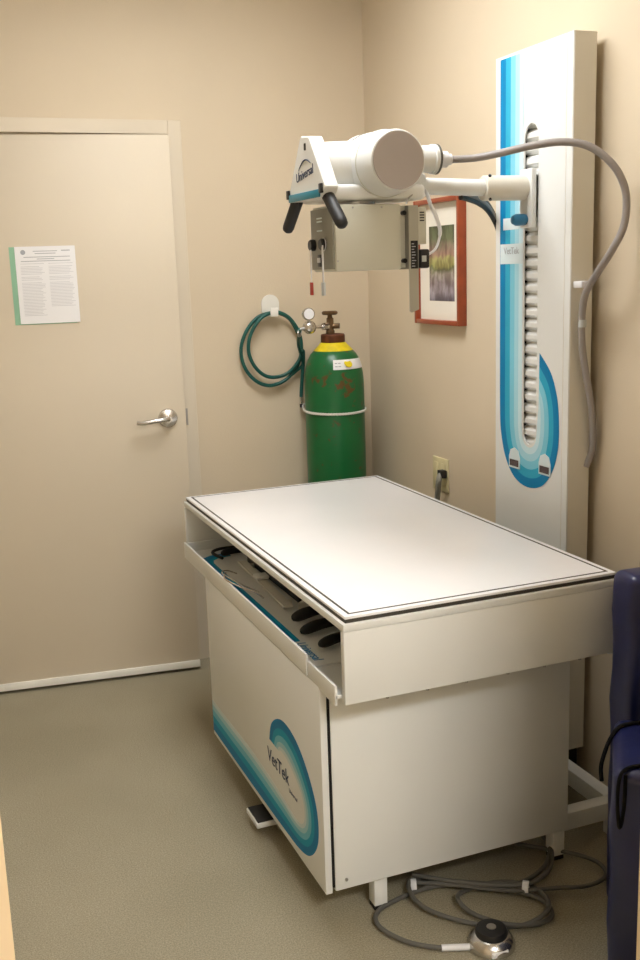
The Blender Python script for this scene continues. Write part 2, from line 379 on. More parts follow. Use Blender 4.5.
# cabinet body under it
CX0, CX1, CY0, CY1, CZ0, CZ1 = -.962, -.302, -1.846, -.884, .090, .601
MB().box(CX0+.004, CX1, CY0, CY1, CZ0, CZ1, .004).build('cabinet', M['white'], T)
MB().box(CX0+.0, CX0+.006, CY0+.003, CY1-.003, CZ0+.01, CZ1).build('shadow_gap', M['groove'], T, smooth=False)
MB().lathe([(0,0),(.004,0),(.004,.003),(0,.003)], (-.93,CY0,.116), (0,-1,0), 12).build('screw', M['steel'], T)
for x in (-.834, -.320):
    for y in (-1.815, -.95):
        lg = MB().box(x-.0175, x+.0175, y-.0175, y+.0175, .012, CZ0+.002, .002).build('leg', M['white'], T)
        MB().box(x-.016, x+.016, y-.016, y+.016, 0, .012).build('foot', M['rubber'], lg, smooth=False)
# left side panel with decal
PX = -.983
SP = MB().box(PX, -.965, CY0, CY1, .088, .612, .0025).build('side_panel', M['white'], T)
DO = [(-.888,.103),(-1.09,.103),(-1.263,.104),(-1.438,.106),(-1.577,.109),(-1.674,.114),(-1.744,.134),(-1.795,.182),(-1.812,.239),(-1.798,.303),(-1.745,.366),(-1.674,.409),(-1.597,.422),(-1.535,.408),(-1.485,.372),(-1.465,.322)]
DI = [(-.888,.205),(-1.109,.208),(-1.28,.212),(-1.435,.206),(-1.555,.196),(-1.64,.186),(-1.692,.193),(-1.716,.216),(-1.718,.249),(-1.699,.280),(-1.66,.304),(-1.622,.319),(-1.592,.327),(-1.568,.329),(-1.552,.328),(-1.541,.321)]
def bands(O, I, x, fr_, mats, parent, side=-1, names='decal_band', n=6, th=.0006):
    O = catmull([(0,a,b) for a,b in O], n); I = catmull([(0,a,b) for a,b in I], n)
    for k in range(len(fr_)-1):
        f0, f1 = fr_[k], fr_[k+1]
        A = [(x, o.y+(i.y-o.y)*f0, o.z+(i.z-o.z)*f0) for o, i in zip(O, I)]
        B = [(x, o.y+(i.y-o.y)*f1, o.z+(i.z-o.z)*f1) for o, i in zip(O, I)]
        MB().strip(A, B, th, (side,0,0)).build(names, mats[k], parent, smooth=False)
bands(DO, DI, PX, (0,.28,.50,.70,.86,1), [M['tl0'],M['tl1'],M['tl2'],M['tl3'],M['tl4']], SP)
MB().add_mesh(text_mesh('VetTek', .056, .0006, shear=.05), face_negx(PX-.0012, -1.528, .274)).build('lettering', M['ink'], SP, smooth=False)
MB().add_mesh(text_mesh('Universal', .016, .0005, shear=.2), face_negx(PX-.0012, -1.64, .245)).build('small_lettering', M['ink'], SP, smooth=False)
# tray drawer in the open bay
TRX = -.985
tr = MB()
tr.box(TRX+.006, -.50, -1.772, -.640, .628, .634)                 # floor
tr.box(TRX, TRX+.006, -1.772, -.640, .615, .668, .0015)           # outer lip
tr.box(TRX+.006, -.50, -.646, -.640, .634, .664)
TRo = tr.build('tray', M['white'], T)
stub = MB().box(-.980, -.50, TY0+.02, -1.774, .622, .630).box(-.982, -.976, TY0+.02, -1.774, .606, .652, .0015).build('tray_end_rail', M['white'], T)
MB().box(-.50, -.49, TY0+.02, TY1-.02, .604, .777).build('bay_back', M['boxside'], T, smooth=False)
MB().box(-.974, -.50, CY1+.002, TY1-.02, .602, .612).build('bay_floor', M['white'], T, smooth=False)
# teal stripe and lettering on the tray floor
def tray_strip(A, B, m): MB().strip([(a,b,.6342) for a,b in A], [(a,b,.6342) for a,b in B], .0006, (0,0,1)).build('tray_decal', m, TRo, smooth=False)
tray_strip([(-.962,-1.60),(-.962,-1.2),(-.962,-.80),(-.950,-.75),(-.92,-.73),(-.86,-.72)], [(-.944,-1.60),(-.944,-1.2),(-.944,-.81),(-.934,-.775),(-.912,-.758),(-.86,-.75)], M['tl0'])
tray_strip([(-.944,-1.60),(-.944,-1.2),(-.944,-.81),(-.934,-.775),(-.912,-.758),(-.86,-.75)], [(-.934,-1.60),(-.934,-1.2),(-.934,-.82),(-.926,-.79),(-.905,-.77),(-.86,-.765)], M['tl1'])
mt = Matrix.Translation((-.940,-1.675,.6346)) @ Matrix.Rotation(-PI/2, 4, 'Z')
MB().add_mesh(text_mesh('Universal', .034, .0006, shear=.2), mt).build('tray_lettering', M['tl0'], TRo, smooth=False)
# outrigger rails on the wall side
rl = MB().box(CX1-.005, -.090, -1.805, -1.765, .058, .108, .003).build('outrigger_rail', M['white'], T)
MB().box(-.130, -.090, -1.764, -.95, .058, .108, .003).build('outrigger_rail', M['white'], T)
MB().box(CX1-.005, -.131, -.99, -.95, .058, .108, .003).build('outrigger_rail', M['white'], T)
for y in (-1.785, -.97): MB().box(-.129, -.091, y-.019, y+.019, 0, .058).build('leg', M['white'], T, smooth=False)
# foot pedal
pd = MB().box(-1.010, -.90, -1.400, -1.300, .028, .044, .004).build('foot_pedal', M['white'], T)
MB().box(-1.006, -.90, -1.396, -1.304, .044, .047, .001).build('pedal_pad', M['rubber'], pd)['label'] = 'black rubber pad'
MB().box(-.94, -.90, -1.39, -1.31, .0, .028).build('pedal_mount', M['boxside'], pd, smooth=False)

# ------------------------------------------------------------------ things lying in the tray
FZ = .6352
def caliper(x0,y0,x1,y1, wd, label, m='steel'):
    t = empty('caliper', ((x0+x1)/2,(y0+y1)/2,FZ), label, 'caliper')
    d = Vector((x1-x0,y1-y0,0)); L = d.length; d.normalize(); n = Vector((-d.y,d.x,0))
    a = Vector((x0,y0,0)); b = Vector((x1,y1,0))
    MB().prism([a+n*wd/2+Vector((0,0,FZ+.012)), a-n*wd/2+Vector((0,0,FZ+.012)), b-n*wd/2+Vector((0,0,FZ+.012)), b+n*wd/2+Vector((0,0,FZ+.012))],(0,0,.006)).build('beam', M[m], t, smooth=False)
    for q, s in ((a+d*.03, .030), (b-d*.06, .028)):
        e = q+n*s
        MB().prism([q-d*.012+Vector((0,0,FZ)), q+d*.012+Vector((0,0,FZ)), e+d*.006+Vector((0,0,FZ)), e-d*.006+Vector((0,0,FZ))],(0,0,.012)).build('jaw', M[m], t, smooth=False)
    return t
caliper(-.865,-.90,-.885,-1.38,.026,'long pale metal calliper lying lengthwise in the table tray','cream')
tg = MB().box(-.890,-.850,-1.125,-1.085,FZ+.0182,FZ+.030,.004).build('white_clip', M['sweep']); tag(tg, 'small white plastic clip on the metal calliper in the tray', 'clip')
def wireloop(pts, label, m, r=.0022, name='wire_loop', cat='wire'):
    o = MB().tube(pts, r, 8, smooth=8).build(name, m); return tag(o, label, cat)
wireloop([(-.965,-1.06,FZ+.036),(-.985,-1.12,FZ+.037),(-.968,-1.20,FZ+.034),(-.935,-1.24,FZ+.024),(-.912,-1.25,FZ+.005)], 'bent chrome wire rod overhanging the tray lip', M['chrome'], .0025)
wireloop([(-.908,-.98,FZ+.004),(-.95,-1.02,FZ+.03),(-.978,-1.07,FZ+.038),(-.955,-1.16,FZ+.03),(-.905,-1.19,FZ+.004)], 'second bent chrome wire, farther from the camera in the tray', M['chrome'], .0022)
wireloop([(-.900,-.80,FZ+.006),(-.91,-.72,FZ+.006),(-.87,-.685,FZ+.006),(-.80,-.70,FZ+.006),(-.76,-.78,FZ+.006),(-.80,-.86,FZ+.006)], 'black looped cord at the far end of the tray', M['rubber'], .005, 'black_cord', 'cord')
def blob(pts, r, label, name='sandbag', cat='sandbag', group=None, m=None):
    f = lambda t: r*max(.12, math.sqrt(max(0, 1-(2*t-1)**4)))*(1+.08*math.sin(9*t))
    o = MB().tube(pts, f, 16, smooth=8).build(name, m or M['rubber'])
    for v in o.data.vertices:
        v.co.z = max(0, v.co.z)
    return tag(o, label, cat, group)
z = FZ+.014
blob([(-.91,-1.475,z),(-.86,-1.462,z+.006),(-.80,-1.445,z+.004),(-.735,-1.44,z)], .015, 'black padded roll nearest the tray middle, beside the metal calliper', 'padded_roll', 'padded roll')
blob([(-.925,-1.578,z),(-.87,-1.56,z+.004),(-.81,-1.54,z),(-.745,-1.535,z)], .014, 'middle one of the three black padded rolls in the tray', 'padded_roll', 'padded roll')
blob([(-.918,-1.685,z),(-.87,-1.668,z+.003),(-.81,-1.645,z),(-.75,-1.63,z)], .013, 'black padded roll nearest the open near end of the tray', 'padded_roll', 'padded roll')
blob([(-.895,-.77,z-.002),(-.865,-.76,z),(-.83,-.755,z),(-.79,-.75,z)], .011, 'black padded strap end at the far end of the tray', 'padded_strap', 'strap')
mb = MB().box(-.836,-.60,-1.335,-.86,FZ,FZ+.032,.004); tag(mb.build('tray_shade_block', M['black']), 'flat dark block added as shade at the back of the tray behind the calliper', 'shade block')  # black slab added to darken the tray floor, standing in for shade there
mb = MB().prism([(-.865,-1.405,FZ),(-.80,-1.345,FZ),(-.72,-1.35,FZ),(-.72,-1.41,FZ)], (0,0,.03)); tag(mb.build('white_block', M['cream'], smooth=False), 'pale wedge-shaped block between calliper and black rolls in the tray', 'block')

# ------------------------------------------------------------------ column
KX, KY0, KY1, KZ0, KZ1 = -.169, -1.629, -1.267, .185, 2.096
K = empty('tube_column', (-.135, -1.448, 0), 'tall white column with blue looping stripe standing against right wall', 'column')
SC, SH = -1.4465, .034     # slot centre and half-width
def slot(hw, z0, z1, n=14):
    L = []
    for i in range(n+1): L.append((hw*math.cos(PI*i/n), z1-hw+hw*math.sin(PI*i/n)*1.25))
    for i in range(n+1): L.append((hw*math.cos(PI+PI*i/n), z0+hw+hw*math.sin(PI+PI*i/n)*1.25))
    return L
outer = [(-(KY1-SC), KZ0), (-(KY0-SC), KZ0), (-(KY0-SC), KZ1), (-(KY1-SC), KZ1)]
MB().add_mesh(plate_mesh([outer, slot(SH, 1.045, 1.895)], .004), face_negx(KX+.002, SC, 0)).build('front_cover', M['white'], K, smooth=False)
mb = MB().box(KX+.004, -.1, KY0, KY0+.004, KZ0, KZ1).box(KX+.004, -.1, KY1-.004, KY1, KZ0, KZ1).box(KX+.004, -.1, KY0+.004, KY1-.004, KZ1-.004, KZ1).box(-.104, -.1, KY0+.004, KY1-.004, KZ0, KZ1-.004).box(KX+.004, -.104, KY0+.004, KY1-.004, KZ0, KZ0+.004)
mb.build('column_shell', M['cream'], K, smooth=False)
MB().box(KX-.0006, KX, -1.6045, -1.603, KZ0, KZ1).build('seam', M['cream'], K, smooth=False)
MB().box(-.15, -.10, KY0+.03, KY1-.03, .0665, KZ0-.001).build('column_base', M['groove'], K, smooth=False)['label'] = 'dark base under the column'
for z in (.6, 1.9): MB().box(-.1, -.0745, -1.50, -1.40, z-.03, z+.03).build('wall_bracket', M['steel'], K, smooth=False)
# pleated bellows behind the slot
mb = MB(); z = 1.02; prof = []
while z < 1.94:
    prof += [(KX+.022, z), (KX+.008, z+.010), (KX+.008, z+.022)]; z += .0335
mb.strip([(x, SC-.045, zz) for x, zz in prof], [(x, SC+.05, zz) for x, zz in prof], .0015, (1,0,0))
mb.build('bellows', M['white'], K, smooth=False)['label'] = 'white pleated bellows behind the slot'
MB().box(KX+.032, KX+.036, KY0+.05, KY1-.05, 1.0, 1.95).build('slot_backing', M['groove'], K, smooth=False)
# stripes: left run comes down, loops under the slot and climbs on the right
O = [(-1.292,2.088),(-1.292,1.9),(-1.292,1.6),(-1.292,1.3),(-1.293,1.12),(-1.300,1.05),(-1.325,.982),(-1.372,.932),(-1.440,.914),(-1.512,.930),(-1.562,.980),(-1.587,1.045),(-1.590,1.12),(-1.578,1.19),(-1.548,1.25),(-1.4955,1.298)]
I = [(-1.408,2.088),(-1.408,1.9),(-1.408,1.6),(-1.408,1.3),(-1.408,1.12),(-1.409,1.08),(-1.414,1.052),(-1.425,1.036),(-1.4465,1.029),(-1.468,1.036),(-1.480,1.052),(-1.485,1.08),(-1.487,1.10),(-1.489,1.12),(-1.491,1.135),(-1.4935,1.15)]
bands(O, I, KX-.0006, (0,.24,.46,.66,.84,1), [M['bl0'],M['bl1'],M['bl2'],M['bl3'],M['bl4']], K, names='stripe')
# displays and labels
for y, z in ((-1.374,.979),(-1.527,.984)):
    pts = [(-.028,-.020),(.028,-.020),(.028,.012),(.020,.032),(0,.040),(-.020,.032),(-.028,.012)]
    d = MB().add_mesh(plate_mesh([pts], .002), face_negx(KX-.0022, y, z)).build('readout', M['label'], K, smooth=False)
    MB().add_mesh(plate_mesh([rect(.044,.019,0,-.005)], .002), face_negx(KX-.0036, y, z)).build('display_window', M['display'], d, smooth=False)
lb = MB().add_mesh(plate_mesh([rect(.115,.055)], .0006), face_negx(KX-.0016, -1.352, 1.566)).build('name_label', M['label'], K, smooth=False)
MB().add_mesh(text_mesh('VetTek', .026, .0005), face_negx(KX-.0024, -1.352, 1.574)).build('label_lettering', M['inkgrey'], lb, smooth=False)
l2 = MB().add_mesh(plate_mesh([rect(.082,.032)], .0006), face_negx(KX-.0016, -1.350, 1.648)).build('small_label', M['label'], K, smooth=False)
# carriage plate, riding in the slot
cg = MB().box(KX-.022, KX-.006, SC-.036, SC+.022, 1.632, 1.786, .004).build('carriage', M['white'], K)
MB().box(KX-.006, KX+.006, SC-.022, SC+.022, 1.66, 1.77).build('carriage_neck', M['steel'], K, smooth=False)
MB().lathe([(0,0),(.014,0),(.0155,.005),(.0155,.03),(.011,.039),(.005,.042),(0,.042)], (KX-.022, SC-.006, 1.654), (-1,0,0)).build('lock_knob', M['bluegrip'], cg)['label'] = 'blue lock knob'
MB().lathe([(.0,0),(.0325,0),(.0325,.122),(.030,.126),(0,.126)], (KX-.022, SC+.004, 1.737), (-1,0,0)).build('arm_socket', M['cream'], cg)
mb = MB()
for k in range(3):
    a = PI/2+.5+k*2*PI/3
    mb.cyl((KX-.135, SC+.004+.030*math.cos(a), 1.737+.030*math.sin(a)), (KX-.135, SC+.004+.037*math.cos(a), 1.737+.037*math.sin(a)), .004, seg=10)
mb.build('set_screws', M['black'], cg)

# ------------------------------------------------------------------ tube head
AY, AZ = SC+.004, 1.741
H = empty('xray_tube_head', (-.645, AY, 1.50), 'white x-ray tube head with collimator box and black grips on horizontal arm', 'x-ray tube head')
HX = -.645
MB().cyl((KX-.148, AY, 1.738), (-.560, AY, 1.744), .0215, seg=28).build('arm', M['white'], H)
MB().lathe([(0,-.024),(.020,-.024),(.024,-.020),(.024,.030),(.020,.034),(0,.034)], (-.512,AY-.0,1.739), (0,0,1)).build('arm_stop', M['white'], H)
# housing, axis along y
yz = (HX, 0, 1.788)
prof = [(0,-1.609),(.060,-1.609),(.068,-1.614),(.0705,-1.612),(.0725,-1.605),(.0760,-1.555),(.0785,-1.550),(.0800,-1.470),(.0765,-1.466),(.0765,-1.458),(.0815,-1.454),(.0815,-1.425),(.0775,-1.42),(.0775,-1.38),(.072,-1.335),(.060,-1.30),(.045,-1.28),(0,-1.27)]
MB().lathe(prof, yz, (0,1,0), 56).build('tube_housing', M['white'], H)
for yy, rr in ((-1.4635,.0800),(-1.543,.0786)): MB().lathe([(rr-.002,0),(rr+.0012,0),(rr+.0012,.0035),(rr-.002,.0035)], (HX,yy,1.788), (0,1,0), 56).build('seam_ring', M['boxside'] if yy > -1.5 else M['box'], H)
MB().lathe([(0,0),(.0645,0),(.066,.002),(.066,.006),(0,.006)], (HX,-1.6095,1.788), (0,-1,0), 56).build('end_cap', M['taupe'], H)['label'] = 'taupe round end cap'
# cable well on the right
cw = MB().lathe([(0,0),(.033,0),(.033,.100),(.0365,.101),(.0365,.117),(.032,.120),(0,.120)], (-.600,-1.50,1.803), (1,0,0)).build('cable_well', M['white'], H)
MB().lathe([(.037,.0),(.037,.006)], (-.490,-1.50,1.803), (1,0,0)).build('clamp_ring', M['cabledark'], cw)
MB().lathe([(0,0),(.018,0),(.020,.004),(.020,.018),(.014,.022),(.014,.030),(0,.030)], (-.474,-1.50,1.803), (1,0,0)).build('cable_collar', M['cordwhite'], cw)
# mounting bracket under the housing
MB().box(-.800,-.530,-1.532,-1.36,1.704,1.742,.012,3).build('mount_bracket', M['white'], H)
MB().lathe([(0,0),(.058,0),(.062,.01),(.068,.13),(0,.13)], (-.802,-1.45,1.784), (1,0,0), 40).build('yoke', M['white'], H)
MB().lathe([(0,0),(.055,0),(.055,.008),(0,.008)], (-.69,AY,1.697), (0,0,1)).build('swivel_ring', M['steel'], H)
# grip plate facing the operator side: truncated triangle, leaning slightly
gx = -.835
gp = [(gx,-1.518,1.852),(gx,-1.468,1.858),(gx,-1.458,1.850),(gx,-1.374,1.730),(gx,-1.370,1.708),(gx,-1.590,1.706),(gx,-1.613,1.729),(gx,-1.526,1.846)]
GP = MB().prism(gp, (.036,0,0)).build('grip_plate', M['white'], H, bev=.003)
MB().box(gx-.004,gx-.0005,-1.586,-1.378,1.708,1.726,.001).build('teal_bar', M['teal'], GP)['label'] = 'teal bar along the lower edge'
for y in (-1.594,-1.374): MB().box(gx-.006,gx+.002,y-.008,y+.008,1.716,1.738,.002).build('corner_tab', M['black'], GP)
MB().box(gx-.0025,gx+.002,-1.500,-1.492,1.822,1.838,.001).build('indicator', M['black'], GP)
MB().add_mesh(text_mesh('Universal', .031, .001, shear=.12), face_negx(gx-.0008,-1.487,1.768) @ Matrix.Rotation(.13,4,'Z')).build('lettering', M['ink'], GP, smooth=False)
sw = []
for i in range(13):
    t = i/12; sw.append((gx-.001, -1.448-.085*t, 1.779+.010*t+.016*math.sin(PI*min(1,t*1.02))))
MB().tube(sw, lambda t: .0005+.0013*math.sin(PI*t), 6).build('swoosh', M['ink'], GP)
for a, b in (((-.818,-1.392,1.716),(-.818,-1.300,1.640)),((-.818,-1.580,1.718),(-.812,-1.668,1.632))):
    a = Vector(a); d = (Vector(b)-a).normalized()
    MB().lathe([(0,-.004),(.0135,-.004),(.015,.004),(.015,.100),(.0135,.110),(.008,.116),(0,.118)], a, d, 24).build('grip', M['rubber'], GP)['label'] = 'black rubber grip'
# collimator
BX0, BX1, BY0, BY1, BZ0, BZ1 = -.780, -.602, -1.535, -1.385, 1.535, 1.694
CO = MB().box(BX0, BX1, BY0, BY1, BZ0, BZ1, .006).build('collimator', M['box'], H)
MB().box(BX0-.004, BX0, BY0+.006, BY1-.0, BZ0+.006, BZ1-.006, .001).build('control_panel', M['boxside'], CO)
MB().box(BX0-.001, BX0+.045, BY1+.0, BY1+.005, BZ0+.006, BZ1-.006, .001).build('control_panel_flange', M['boxside'], CO)
for y in (-1.405, -1.475): MB().lathe([(0,0),(.0145,0),(.0145,.010),(.012,.013),(0,.013)], (BX0-.004,y,1.602), (-1,0,0), 24).build('knob', M['black'], CO)
MB().lathe([(0,0),(.0165,0),(.0165,.002),(0,.002)], (BX0-.006,-1.475,1.602), (-1,0,0), 24).build('knob_ring', M['cordwhite'], CO)
MB().box(BX0-.006,BX0-.004,-1.455,-1.430,1.548,1.578,.0005).build('switch_plate', M['black'], CO)
MB().box(BX0-.010,BX0-.006,-1.450,-1.436,1.558,1.570,.001).build('switch', M['cordwhite'], CO)
for z0 in (1.664,1.656,1.634): MB().box(BX0-.005,BX0-.004,-1.462,-1.428,z0,z0+.0035).build('panel_mark', M['label'], CO, smooth=False)
for x, z in ((-.732,1.686),(-.655,1.686),(-.775,1.560)): MB().lathe([(0,0),(.0025,0),(.0025,.001),(0,.001)], (x,BY0,z), (0,-1,0), 10).build('screw', M['steel'], CO)
MB().box(BX1, BX1+.018, BY0+.012, BY1-.02, BZ0+.004, BZ1-.004).build('side_spacer', M['box'], CO, smooth=False)
for z in (1.672,1.556): MB().lathe([(0,0),(.006,0),(.006,.01),(0,.01)], (BX1+.010,BY0+.012,z), (0,-1,0), 12).build('side_knob', M['black'], CO)
BR = MB().prism([(-.582,-1.545,1.694),(-.582,-1.545,1.436),(-.577,-1.545,1.433),(-.557,-1.545,1.440),(-.556,-1.545,1.694)], (0,.004,0)).build('side_bracket', M['bracket'], H, smooth=False)
MB().box(-.582,-.579,-1.541,-1.40,1.54,1.694).build('bracket_web', M['boxside'], H, smooth=False)
VP = MB().box(-.556,-.534,-1.545,-1.43,1.600,1.690,.001).build('vented_housing', M['box'], H)
mb = MB()
for k in range(4): mb.box(-.552,-.540,-1.5465,-1.5445,1.656+k*.0065,1.659+k*.0065)
mb.build('vent_slots', M['black'], VP, smooth=False)
lb = MB().box(-.578,-.559,-1.5465,-1.545,1.541,1.609).build('black_label', M['black'], H, smooth=False)
mb = MB(); rnd = random.Random(7)
for k in range(9):
    zz = 1.546+k*.0068; mb.box(-.576,-.576+rnd.uniform(.006,.015),-1.5472,-1.5464,zz,zz+.0022)
mb.build('label_print', M['inkgrey'], lb, smooth=False)
PL = MB().box(-.556,-.530,-1.556,-1.50,1.541,1.588,.005).build('cord_plug', M['black'], H)
MB().box(-.553,-.541,-1.558,-1.5555,1.557,1.572,.0005).build('plug_label', M['greytag'], PL)
MB().tube([(-.585,-1.53,1.694),(-.58,-1.53,1.705),(-.568,-1.53,1.716)], .0025, 8, smooth=4).build('hinge_wire', M['steel'], H)
for o in H.children:
    if o.name.split('.')[0] in ('side_bracket','bracket_web','vented_housing','black_label','cord_plug'): o.location = (-.004,0,-.005)
# hanging tape tags
tA = t = empty('pull_tag', (-.813,-1.408,1.478), 'thin strap with red end hanging left of collimator knobs', 'tag')
MB().box(-.8145,-.8130,-1.412,-1.405,1.498,1.592).build('strap', M['cordwhite'], t, smooth=False)
MB().box(-.817,-.811,-1.414,-1.402,1.478,1.510,.001).build('red_end', M['red'], t)
tB = t = empty('pull_tag', (-.813,-1.488,1.478), 'thin white strap with grey end hanging by the near knob', 'tag')
MB().box(-.8145,-.8125,-1.492,-1.484,1.500,1.600).build('strap', M['cordwhite'], t, smooth=False)
MB().box(-.8170,-.8105,-1.495,-1.481,1.478,1.510,.001).build('grey_end', M['greytag'], t)

# ------------------------------------------------------------------ cables
hose = [(-0.382,-1.391,1.8146),(-0.326,-1.42,1.816),(-0.28,-1.47,1.823),(-0.228,-1.53,1.834),(-0.171,-1.58,1.839),(-0.124,-1.62,1.828),(-0.091,-1.65,1.8),(-0.063,-1.675,1.757),(-0.044,-1.685,1.7),(-0.048,-1.685,1.626),(-0.072,-1.67,1.565),(-0.084,-1.63,1.511),(-0.076,-1.57,1.459),(-0.072,-1.548,1.398),(-0.069,-1.547,1.317),(-0.054,-1.547,1.235),(-0.036,-1.547,1.15),(-0.026,-1.545,1.074),(-0.024,-1.538,1.016),(-0.033,-1.524,0.975)]
hc = empty('high_voltage_cable', (-.06,-1.55,1.3), 'thick grey cable arching from tube head around the column side', 'cable')
MB().tube(hose, .0098, 14, smooth=8).build('sheath', M['cablegrey'], hc)
MB().box(-.088,-.062,-1.566,-1.5275,1.470,1.488,.003).build('cable_clip', M['cordwhite'], hc)
MB().tube([(-.070,-1.5475,1.385),(-.0705,-1.5475,1.365)], .0112, 14).build('cable_tie', M['greytag'], hc)
cb = empty('cable_bundle', (-.2,-1.2,1.7), 'dark cable bundle looping from the arm behind the column', 'cable')
base = [(-.318,-1.325,1.735),(-.285,-1.30,1.733),(-.212,-1.24,1.724),(-.143,-1.18,1.704),(-.075,-1.115,1.662),(-.040,-1.090,1.60),(-.030,-1.095,1.54),(-.045,-1.140,1.50)]
for dx, dz, m in ((0,0,'cablegrey'),(.010,.010,'cabledark'),(-.010,-.014,'rubber')):
    MB().tube([(x+dx*.4,y+dx,z_+dz) for x,y,z_ in base], .0068, 10, smooth=6).build('cable', M[m], cb)
cd = MB().tube([(-.441,-1.350,1.742),(-0.438,-1.362,1.727),(-0.438,-1.38,1.699),(-0.428,-1.39,1.67),(-0.416,-1.39,1.634),(-0.425,-1.395,1.6),(-0.446,-1.41,1.58),(-0.474,-1.415,1.567)], lambda t: .0052 if t < .62 else .0036, 10, smooth=6).build('control_cord', M['cordwhite'])
tag(cd, 'white flexible cord curling from the arm to the collimator plug', 'cord')
# the column, head and tags were measured about 4.5 % under their true size: bring them to size against the wall
for o, loc in ((K,(-.0617,-1.3380,-.0695)),(H,(-.5947,-1.3323,1.4980)),(tA,(-.7514,-1.2962,1.475)),(tB,(-.7514,-1.3798,1.475))):
    o.location = loc; o.scale = (1.045,)*3

# ------------------------------------------------------------------ gas cylinder in the corner
GX, GY, GR = -.231, -.165, .117
G = empty('gas_cylinder', (GX, GY, 0), 'worn green gas cylinder with yellow shoulder standing in the corner', 'gas cylinder')
prof = [(0,0),(GR-.01,0),(GR,.012),(GR,1.085),(GR*.995,1.11),(GR*.975,1.14),(GR*.93,1.17),(GR*.86,1.196),(GR*.76,1.217),(GR*.63,1.233),(GR*.50,1.242),(0,1.242)]
MB().lathe(prof, (GX,GY,0), (0,0,1), 56).build('cylinder_body', M['cyl'], G)
MB().lathe([(GR*.66,1.2305),(GR*.58,1.240),(GR*.48,1.251),(GR*.43,1.259),(.04,1.264),(.03,1.264)], (GX,GY,0), (0,0,1), 40).build('yellow_shoulder', M['yellow'], G)
MB().lathe([(0,1.261),(.046,1.261),(.047,1.264),(.047,1.289),(.044,1.293),(.030,1.295),(0,1.295)], (GX,GY,0), (0,0,1), 40).build('neck_collar', M['rust'], G)
V = MB().lathe([(0,1.293),(.017,1.293),(.017,1.306),(.014,1.309),(.014,1.353),(.010,1.357),(.008,1.373),(0,1.373)], (GX-.010,GY,0), (0,0,1), 20).build('valve_body', M['brass'], G)
MB().lathe([(.0,1.367),(.026,1.367),(.031,1.371),(.031,1.378),(.026,1.382),(0,1.383)], (GX-.010,GY,0), (0,0,1), 18).build('hand_wheel', M['brass'], V)
MB().cyl((GX-.010,GY-.0,1.324),(GX+.022,GY-.02,1.324),.010,seg=16).build('relief_port', M['brass'], V)
Rg = MB().cyl((GX-.022,GY-.004,1.324),(GX-.082,GY-.02,1.324),.006,seg=12).cyl((GX-.022,GY-.004,1.324),(GX-.045,GY-.012,1.324),.014,seg=6).lathe([(0,0),(.020,0),(.025,.006),(.025,.022),(.018,.032),(.010,.036),(0,.036)], (GX-.103,GY-.008,1.324), (-.1,-1,.05), 28).build('regulator', M['chrome'], G)
MB().cyl((GX-.120,GY-.03,1.324),(GX-.142,GY-.02,1.319),.006,seg=12).cyl((GX-.106,GY-.03,1.343),(GX-.108,GY-.03,1.361),.005,seg=12).build('hose_barb', M['steel'], Rg)
gg = MB().lathe([(0,0),(.020,0),(.024,.003),(.024,.018),(.022,.020),(0,.020)], (GX-.110,GY-.022,1.375), (-.1,-1,.05), 28).build('gauge', M['chrome'], Rg)
MB().lathe([(0,0),(.0195,0),(.0195,.001),(0,.001)], (GX-.112,GY-.0425,1.376), (-.1,-1,.05), 28).build('gauge_dial', M['paper'], Rg)
# paper label round the shoulder
def wrap(rf, a0, a1, z0, z1, off, n=16):
    A, B = [], []
    for i in range(n+1):
        a = a0+(a1-a0)*i/n
        A.append((GX+(rf(z0)+off)*math.cos(a), GY+(rf(z0)+off)*math.sin(a), z0)); B.append((GX+(rf(z1)+off)*math.cos(a), GY+(rf(z1)+off)*math.sin(a), z1))
    return A, B
def rad(z):
    P_ = [(GR,1.085),(GR*.995,1.11),(GR*.975,1.14),(GR*.93,1.17),(GR*.86,1.196),(GR*.76,1.218)]
    for (r0,z0),(r1,z1) in zip(P_, P_[1:]):
        if z0 <= z <= z1: return r0+(r1-r0)*(z-z0)/(z1-z0)
    return GR
mb = MB()
for z0, z1 in ((1.163,1.170),(1.170,1.183),(1.183,1.196),(1.196,1.2)):
    A, B = wrap(rad, -1.98, -.50, z0, z1, .0012); mb.strip(A, B, .0006, (0,0,0.2))
LBm = mb.build('paper_label', M['paper'], G)
mb = MB(); rnd = random.Random(3)
for a in (-1.92,-1.80):
    A, B = wrap(rad, a, a+.10, 1.174, 1.177, .0026, 3); mb.strip(A, B, .0004, (0,0,.2))
    A, B = wrap(rad, a, a+.09, 1.186, 1.189, .0026, 3); mb.strip(A, B, .0004, (0,0,.2))
mb.build('label_print', M['inkgrey'], LBm, smooth=False)
a = -1.42; rr = rad(1.182); ctr = Vector((GX+rr*math.cos(a), GY+rr*math.sin(a), 1.182)); nn = Vector((math.cos(a), math.sin(a), .75)).normalized()
MB().lathe([(0,0),(.0165,0),(.0165,.0012),(0,.0012)], ctr+nn*.0035, nn, 24).build('yellow_dot', M['yellow'], G)
# chain holding the cylinder: ring of twisted links to the wall
pts = []
for i in range(41):
    a = PI*.90+PI*1.20*i/40
    pts.append(Vector((GX+(GR+.005)*math.cos(a), GY+(GR+.005)*math.sin(a), .998+.004*math.sin(a*1.0))))
pts = [Vector((GX-.045,-.004,1.012)), Vector((GX-.09,-.045,1.008))] + pts + [Vector((GX+.09,-.045,1.008)), Vector((GX+.045,-.004,1.012))]
P2 = catmull(pts, 5)
mb = MB(); mb.tube([p+Vector((0,0,.0028*math.sin(i*1.25))) for i, p in enumerate(P2)], .0028, 6); mb.tube([p+Vector((0,0,-.0028*math.sin(i*1.25))) for i, p in enumerate(P2)], .0028, 6)
tag(mb.build('retaining_chain', M['chain']), 'twisted white chain looped around the green gas cylinder', 'chain')

